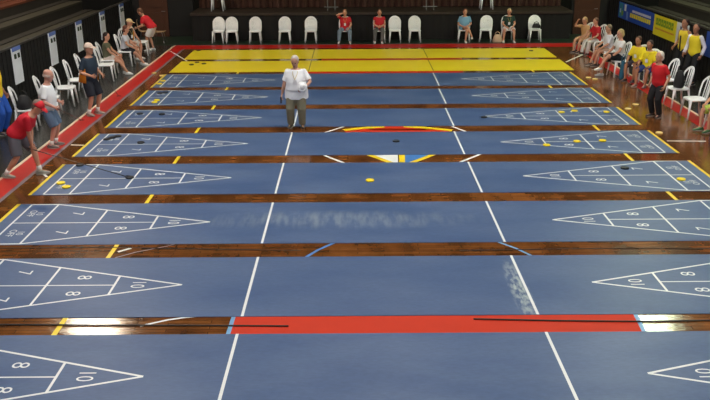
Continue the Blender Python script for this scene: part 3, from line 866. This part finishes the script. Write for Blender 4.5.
    # ---- shoes and socks
    if o.get('shoes', (225, 225, 225)):
        shc = o.get('shoes', (225, 225, 225)); shm = mat('shoe_%d_%d' % (shc[0], shc[1]), shc, .5); so = mat('shoe_sole', (210, 206, 198), .6)
        for k, (a, k_, an) in enumerate(legs):
            d = fdir[k]; sx = d.cross(V((0, 0, 1))).normalized(); uz = sx.cross(d).normalized(); b = an-uz*.085
            bm = bmesh.new()
            loft(bm, [(b-d*.085+uz*.035, sx*.028, uz*.025), (b-d*.06+uz*.045, sx*.04, uz*.042), (b+uz*.052, sx*.043, uz*.05), (b+d*.06+uz*.043, sx*.047, uz*.038), (b+d*.12+uz*.034, sx*.048, uz*.028), (b+d*.165+uz*.028, sx*.036, uz*.02), (b+d*.185+uz*.025, sx*.018, uz*.012)], 14)
            so_ = link_mesh('shoe', bm, shm, t, True)
            bm = bmesh.new()
            loft(bm, [(b-d*.09+uz*.003+d*0, sx*.02, d*.012)][:0] + [(b+uz*.001, sx*.0+sx*.046, d*.125), (b+uz*.018, sx*.048, d*.13)], 16)
            for v in bm.verts: v.co += d*.045
            link_mesh('sole', bm, so, so_)
            if o.get('socks'):
                bm = bmesh.new(); tube(bm, [an-uz*.02, an+(k_-an).normalized()*.09], [.045, .046], 12, False, False)
                link_mesh('sock', bm, mat('sock_white', (226, 224, 220), .8), t, True)
    t.scale = (s, s, s)
    info = dict(t=t, hands=handinfo, head=hc, hf=hf, hu=hu, hx=hx, s=s)
    return info
def world_pt(info, p):
    t = info['t']; bpy.context.view_layer.update()
    return t.matrix_world @ p
def sit(hands=None, feet=None, **k):
    d = dict(hip=(0, -.02, .58), lean=7, pitch=12, size=.93, hands=hands or [(.17, .34, .62), (-.17, .34, .62)],
             feet=feet or [(.13, .44, 0), (-.13, .40, 0)], elbow=[(.8, -.7, -.5), (-.8, -.7, -.5)], knee=[(.25, 1, 1.2), (-.25, 1, 1.2)], footturn=(8, -8))
    d.update(k); return d
def stand(**k):
    d = dict(hip=(0, 0, .90), lean=3, hands=[(.27, .06, .82), (-.27, .06, .82)], feet=[(.12, .0, 0), (-.12, .02, 0)])
    d.update(k); return d
WHITE = (244, 245, 248)
cue_m = mat('cue_shaft', (44, 40, 38), .4); cue_h = mat('cue_head', (24, 24, 26), .4)
def cue(a, b, label):
    """a: upper end, b: head on the floor"""
    t = empty('shuffleboard_cue', (b.x, b.y, b.z)); tag(t, label, 'cue')
    a = a-b; b = V((0, 0, .02)); d = (a-b).normalized()
    bm = bmesh.new(); tube(bm, [b+d*.1, a], [.008, .010], 8); link_mesh('shaft', bm, cue_m, t)
    x = V((-d.y, d.x, 0)).normalized()
    bm = bmesh.new()
    tube(bm, [b+d*.12, b+d*.05, b+d*.04+x*.035, b-V((d.x, d.y, 0)).normalized()*.02+x*.055], .009, 7)
    tube(bm, [b+d*.05, b+d*.04-x*.035, b-V((d.x, d.y, 0)).normalized()*.02-x*.055], .009, 7)
    link_mesh('head_fork', bm, cue_h, t)

# referee
gr = ground(297.5, 127.5)
ref = person('grey-haired man in white shirt and grey-green trousers standing alone on a blue court', (gr.x, gr.y, .006), 177,
    stand(fat=1.48, size=.985, lean=3, pitch=22, turn=8, hair=(196, 186, 178), skin=(196, 148, 124), shirt=WHITE, sleeve=.8, long=True, pants=(130, 124, 102), leg=2, loose=1.32, shoes=(70, 62, 52),
          badge=True, lanyard=(200, 176, 90), hands=[(.33, .05, .80), (-.20, .30, .98)], elbow=[(.6, -1, 0), (-1, -.4, -.2)], feet=[(.15, .0, 0), (-.12, .02, 0)]))

def sun_hat(p, m, label):
    t = empty('sun_hat', p); t.scale = (.72, .72, .72); t.rotation_euler = (R(68), R(12), 0); tag(t, label, 'hat')
    bm = bmesh.new()
    ellipsoid(bm, V((0, 0, 0)), V((.085, 0, 0)), V((0, .1, 0)), V((0, 0, .1)), 18, 6, 0, 90); link_mesh('crown', bm, m, t, True)
    bm = bmesh.new()
    loft(bm, [(V((0, 0, -.012)), V((.15, 0, 0)), V((0, .17, 0))), (V((0, 0, .004)), V((.12, 0, 0)), V((0, .14, 0))), (V((0, 0, .012)), V((.085, 0, 0)), V((0, .1, 0)))], 22)
    link_mesh('brim', bm, m, t, True)
hw = world_pt(ref, ref['hands'][1][0]+ref['hands'][1][1]*.13)
sun_hat(hw+V((.06, -.05, .13)), mat('hat_white', (238, 238, 240), .7), 'white hat held in the left hand of the man standing on the court')
hw = world_pt(ref, ref['hands'][0][0]+ref['hands'][0][1]*.11)
bm = bmesh.new(); box(bm, (0, 0, 0), (.03, .07, .15), bev=.008)
o = link_mesh('eyeglass_case', bm, mat('dark_case', (50, 30, 32), .5)); o.location = hw+V((0, -.02, -.03)); tag(o, 'small dark case held in the right hand of the man standing on the court', 'case')

# left side
gr = ground(25, 176)
rm = person('man in red shirt and red cap bending over a cue at the left', (gr.x, gr.y, .004), -90,
    dict(hip=(0, -.05, .85), lean=46, size=1.0, fat=1.2, pitch=38, cap=(214, 30, 44), hair=(120, 100, 90), shirt=(206, 26, 46), sleeve=.8, pants=(98, 98, 108), leg=.95, loose=1.15, socks=True,
         shoes=(150, 150, 140), hands=[(.06, .24, .56), (-.04, .20, .64)], elbow=[(.6, -.6, .2), (-.6, -.6, .2)], feet=[(.12, -.30, 0), (-.10, .26, 0)], knee=[(.1, 1, 0), (-.1, 1, 0)], curl=1.0))
h0 = world_pt(rm, rm['hands'][0][0]+rm['hands'][0][1]*.09)
hd = ground(128, 178, .009)
cue(h0+(h0-hd).normalized()*.12, hd, 'long dark cue held by the red-capped man, its head on the court')
gr = ground(52, 147)
wm = person('bald man in white shirt and blue-grey shorts at the left', (gr.x, gr.y, .004), -84,
    stand(fat=1.35, size=.98, lean=8, pitch=12, hair=(196, 170, 158), hairstyle='fringe', skin=(204, 150, 130), shirt=WHITE, sleeve=.8, pants=(92, 112, 138), leg=1.0, loose=1.2, shoes=(120, 116, 112), socks=True,
          hands=[(.22, .22, .92), (-.20, .24, .95)], curl=.9, feet=[(.12, .02, 0), (-.12, .06, 0)]))
h0 = world_pt(wm, wm['hands'][0][0]+wm['hands'][0][1]*.09); hd = ground(82, 121, .004)
cue(h0+(h0-hd).normalized()*.1, hd, 'dark cue held by the bald man in white, its head on the red border')
gr = ground(93, 115)
nm = person('man in navy and orange shirt with pale cap standing at the left', (gr.x, gr.y, .004), -112,
    stand(fat=1.25, size=1.04, lean=8, cap=(232, 208, 190), hair=(150, 130, 110), shirt=(34, 50, 66), sleeve=.8, sidepanel=(222, 136, 30), pants=(30, 32, 44), leg=1.0, loose=1.2,
          shoes=(170, 160, 150), socks=True, hands=[(.20, .24, .98), (-.18, .26, .94)], curl=.9, badge=False, feet=[(.13, .0, 0), (-.13, .04, 0)]))
h0 = world_pt(nm, nm['hands'][1][0]+nm['hands'][1][1]*.09); hd = ground(119, 97, .004)
cue(h0+(h0-hd).normalized()*.1, hd, 'dark cue held by the man in navy and orange')
gr = ground(2, 134)
person('person in yellow top and blue striped trousers cut by the left edge', (gr.x, gr.y, .003), -95,
    stand(size=1.03, hair=(150, 110, 70), skin=SK2, shirt=(240, 208, 30), pants=(32, 84, 176), loose=1.2, shoes=(60, 60, 66), hands=[(.24, .08, .86), (-.24, .08, .86)]))
CZ = .006
def sit_on(i, L, label, **k):
    x, y, dg, _ = L[i]; return person(label, (x, y, CZ), dg, sit(**k))
sit_on(6, LCH, 'dark-haired seated woman in khaki top and white shorts at the left', size=.93, lean=1, hair=(52, 34, 30), hairstyle='long', shirt=(104, 104, 80), sleeve=.5, pants=(214, 200, 190), leg=.55, feet=[(.10, .60, 0), (-.10, .50, 0)], turn=10)
sit_on(7, LCH, 'seated woman in white top and black shorts with white shoes at the left', size=.93, hair=(112, 62, 44), hairstyle='bob', shirt=(214, 216, 226), sleeve=.6, pants=(34, 32, 38), leg=.8, feet=[(.10, .62, 0), (-.10, .52, 0)], pitch=12)
sit_on(8, LCH, 'seated man in black and orange vest with pale cap and white badge', size=.97, cap=(230, 200, 150), shirt=(30, 30, 36), sleeve=0, stripe=(216, 140, 40), striperects=((.0, .36, -.17, -.11),), pants=(218, 212, 204), leg=.9, badge=True, turn=-40, feet=[(.12, .40, 0), (-.12, .36, 0)])
person('red-shirted man in white shorts leaning over at the far left', (-7.66, 20.95, .003), 78,
    stand(hip=(0, -.1, .88), lean=40, pitch=35, fat=1.15, size=.97, hair=(110, 74, 56), shirt=(206, 30, 44), sleeve=.7, pants=(232, 228, 226), leg=.85, loose=1.15, hands=[(.2, .42, .85), (-.2, .42, .85)], feet=[(.12, -.02, 0), (-.12, .05, 0)]))
# back row
def back(u, label, dg=180, **k):
    k.setdefault('size', .89); k.setdefault('lean', 10); k['fat'] = 1.28
    person(label, (bx(u), BY, CZ), dg, sit(**k))
back(345.2, 'seated person in red shirt and jeans with one hand at the face', shirt=(200, 34, 44), sleeve=.6, pants=(122, 142, 160), loose=1.15, hair=(150, 104, 76), badge=True, hands=[(.10, .16, 1.22), (-.16, .34, .62)], elbow=[(1, -.2, -1), (-.8, -.7, -.5)], feet=[(.26, .36, 0), (-.20, .38, 0)], fat=1.1, skin=SK1)
back(379.5, 'seated person in red vest and grey trousers with hands in the lap', shirt=(196, 30, 44), sleeve=.3, pants=(96, 96, 96), loose=1.1, hair=(96, 66, 52), hands=[(.05, .26, .68), (-.05, .26, .68)], feet=[(.20, .40, 0), (-.10, .44, 0)], fat=1.05, skin=SK1)
back(465, 'seated person in light blue shirt with crossed bare legs', shirt=(122, 172, 204), sleeve=.7, pants=(110, 80, 70), leg=.5, hair=(110, 60, 48), hands=[(.12, .28, .66), (-.12, .28, .68)], feet=[(-.28, .44, .16), (-.02, .40, 0)], knee=[(-.1, 1, 1.6), (-.1, 1, 1.2)], fat=1.12)
back(509.5, 'seated blond person in dark green shirt and white shorts', shirt=(26, 54, 48), sleeve=.6, pants=(226, 220, 222), leg=.8, loose=1.2, hair=(206, 186, 130), badge=True, hands=[(.14, .34, .64), (-.14, .34, .64)], feet=[(.24, .40, 0), (-.20, .44, 0)], lanyard=(220, 220, 220))
def bag(x, y, z, w, d, h, m, name, label, dg=0):
    t = empty(name, (x, y, z), R(dg)); tag(t, label, 'bag')
    bm = bmesh.new()
    loft(bm, [(V((0, 0, 0)), V((w*.48, 0, 0)), V((0, d*.48, 0))), (V((0, 0, h*.12)), V((w*.55, 0, 0)), V((0, d*.55, 0))), (V((.01, 0, h*.55)), V((w*.5, 0, 0)), V((0, d*.46, 0))), (V((.0, 0, h*.88)), V((w*.36, 0, 0)), V((0, d*.28, 0))), (V((0, 0, h)), V((w*.25, 0, 0)), V((0, d*.12, 0)))], 14)
    link_mesh('bag_body', bm, m, t, True)
    bm = bmesh.new(); tube(bm, [(-w*.3, 0, h*.85), (-w*.22, 0, h*1.2), (0, 0, h*1.35), (w*.22, 0, h*1.2), (w*.3, 0, h*.85)], .013, 7); link_mesh('strap', bm, m, t, True)
bag(ground(496, 41.5).x, 22.4, .004, .34, .22, .3, mat('beige_bag', (196, 168, 140), .7), 'shopping_bag', 'pale beige bag on the floor left of the seated blond person')
blackb = mat('black_bag_cloth', (24, 23, 26), .75)
bag(bx(538), BY, .49, .3, .2, .17, blackb, 'handbag', 'small black bag on the seat of the rightmost chair before the stage')
bag(7.72, 11.75, .49, .22, .34, .42, blackb, 'backpack', 'black backpack on the white chair behind the woman in red')
bag(-7.97, 9.85, .49, .3, .4, .3, blackb, 'duffel_bag', 'black bag piled on the chair behind the red-capped man')
bag(7.40, 15.2, .004, .15, .16, .55, mat('teal_bag', (34, 92, 118), .7), 'sports_bag', 'tall teal bag on the floor between the seated blond woman and the yellow shirts')
# right side
sit_on(0, RCH, 'seated woman in tan top raising one hand at the far right', size=.88, shirt=(196, 150, 104), sleeve=.5, pants=(190, 150, 112), leg=.9, hair=(176, 140, 92), hairstyle='bob', hands=[(.26, .2, 1.2), (-.14, .34, .62)], elbow=[(1, .2, -1), (-.8, -.7, -.5)], feet=[(.1, .46, 0), (-.1, .42, 0)], shoes=(60, 50, 60))
sit_on(1, RCH, 'seated person in red shirt and white trousers at the far right', size=.9, shirt=(190, 24, 40), sleeve=.7, pants=(214, 208, 204), loose=1.15, hair=(110, 76, 60), feet=[(.12, .52, 0), (-.12, .44, 0)], fat=1.15, shoes=(50, 46, 50))
sit_on(2, RCH, 'seated grey-haired person in white shirt with bare legs at the right', shirt=(222, 222, 228), sleeve=.9, pants=(180, 150, 130), leg=.7, hair=(132, 116, 92), feet=[(.10, .56, 0), (-.10, .48, 0)], fat=1.1, lean=4, shoes=(70, 56, 50))
sit_on(3, RCH, 'seated blond woman in white shirt and black shorts at the right', size=1.0, shirt=(232, 230, 230), sleeve=.6, pants=(26, 26, 32), leg=.9, loose=1.15, hair=(204, 180, 120), hairstyle='bob', feet=[(.10, .48, 0), (-.06, .62, .2)], lean=2, turn=-10)
sit_on(4, RCH, 'left one of two seated people in yellow shirts, in dark shorts', shirt=(236, 212, 30), sleeve=.9, pants=(56, 48, 60), leg=.9, hair=(88, 62, 44), skin=SK2, fat=1.15, badge=True, turn=5, feet=[(.14, .40, 0), (-.12, .36, 0)], shoes=(60, 56, 60))
sit_on(5, RCH, 'right one of two seated people in yellow shirts, in blue shorts', shirt=(240, 216, 24), sleeve=.9, pants=(40, 60, 120), leg=.9, loose=1.1, hair=(72, 58, 52), skin=SK2, fat=1.2, badge=True, turn=5, feet=[(.16, .42, 0), (-.12, .38, 0)], shoes=(150, 130, 120))
gr = ground(655.5, 117)
person('white-haired woman in red shirt and black trousers standing at the right', (gr.x, gr.y, .003), 120,
    stand(size=.93, lean=10, fat=1.15, hair=(222, 212, 200), hairstyle='bob', shirt=(204, 24, 34), sleeve=.7, pants=(26, 24, 28), loose=1.15, shoes=(70, 60, 56), hands=[(.25, .06, .84), (-.25, .10, .84)]))
p1 = person('standing man in yellow vest and black trousers, left of two by the right barrier', (9.15, 15.3, .003), 112,
    stand(size=1.02, hair=(54, 34, 34), skin=SK2, shirt=(236, 208, 50), sleeve=0, stripe=(30, 26, 30), striperects=((-.08, .34, -.025, .025),), pants=(22, 22, 26), shoes=(22, 22, 24), hands=[(.22, .16, .9), (-.24, .06, .84)]))
p2 = person('standing man in yellow vest over white sleeves, right of two by the right barrier', (9.15, 14.5, .003), 125,
    stand(size=1.0, hair=(64, 50, 44), skin=SK2, shirt=(240, 216, 40), sleeve=0, sleeves=(230, 228, 236), pants=(22, 22, 26), shoes=(22, 22, 24), hands=[(.26, .1, .86), (-.26, .06, .84)]))
sit_on(9, RCH, 'seated fair-haired person in yellow-green shirt at the right edge', shirt=(206, 214, 84), sleeve=.8, untucked=True, pants=(170, 190, 80), leg=.9, loose=1.2, hair=(196, 168, 120), hairstyle='bob', fat=1.25, feet=[(.12, .42, 0), (-.12, .38, 0)], shoes=(60, 110, 70))
# ------------------------------------------------------------------ lights
def ceiling_light(x, y, z, w, d, col, power, label):
    t = empty('ceiling_light', (x, y, z)); tag(t, label, 'ceiling light', 'white ceiling lights in rows' if 'nine' in label else None)
    bm = bmesh.new(); box(bm, (0, 0, .12), (w+.1, d+.1, .2), bev=.02); link_mesh('housing', bm, rail_m, t)
    em = bpy.data.materials.new('lamp_glow'); em.use_nodes = True; b = em.node_tree.nodes['Principled BSDF']
    b.inputs['Emission Color'].default_value = (*col, 1); b.inputs['Emission Strength'].default_value = power; b.inputs['Base Color'].default_value = (.8, .8, .8, 1)
    bm = bmesh.new(); box(bm, (0, 0, 0), (w, d, .04)); link_mesh('diffuser', bm, em, t)
    bm = bmesh.new()
    for q in (-1, 1): tube(bm, [(q*w*.4, 0, .2), (q*w*.4, 0, 11-z)], .02, 6)
    link_mesh('hanger', bm, rail_m, t)
LP = 26
warm = (1, .88, .68); green = (.86, 1, .66); neut = (1, .97, .92)
ceiling_light(-10.2, 18.9, 10, 1.5, 1.5, warm, LP*2.2, 'warm ceiling light above the left stands near the stage')
ceiling_light(10.3, 18.9, 10, 1.9, 1.5, green, LP*2.2, 'greenish ceiling light above the right stands near the stage')
for (x, y) in ((-8, -6), (0, -6), (8, -6), (-8, 3), (0, 3), (8, 3), (-6.5, 10), (0, 10), (6.5, 10)):
    ceiling_light(x, y, 10, 2.2, 1.4, neut, LP, 'one of nine identical white ceiling lights hanging in rows over the courts')
w = bpy.data.worlds.new('world'); SC.world = w; w.use_nodes = True
w.node_tree.nodes['Background'].inputs[0].default_value = (.9, .95, 1, 1); w.node_tree.nodes['Background'].inputs[1].default_value = .02
SC.view_settings.view_transform = 'Standard'; SC.view_settings.look = 'None'; SC.view_settings.gamma = 1; SC.view_settings.use_curve_mapping = False
SC.view_settings.exposure = 0.38
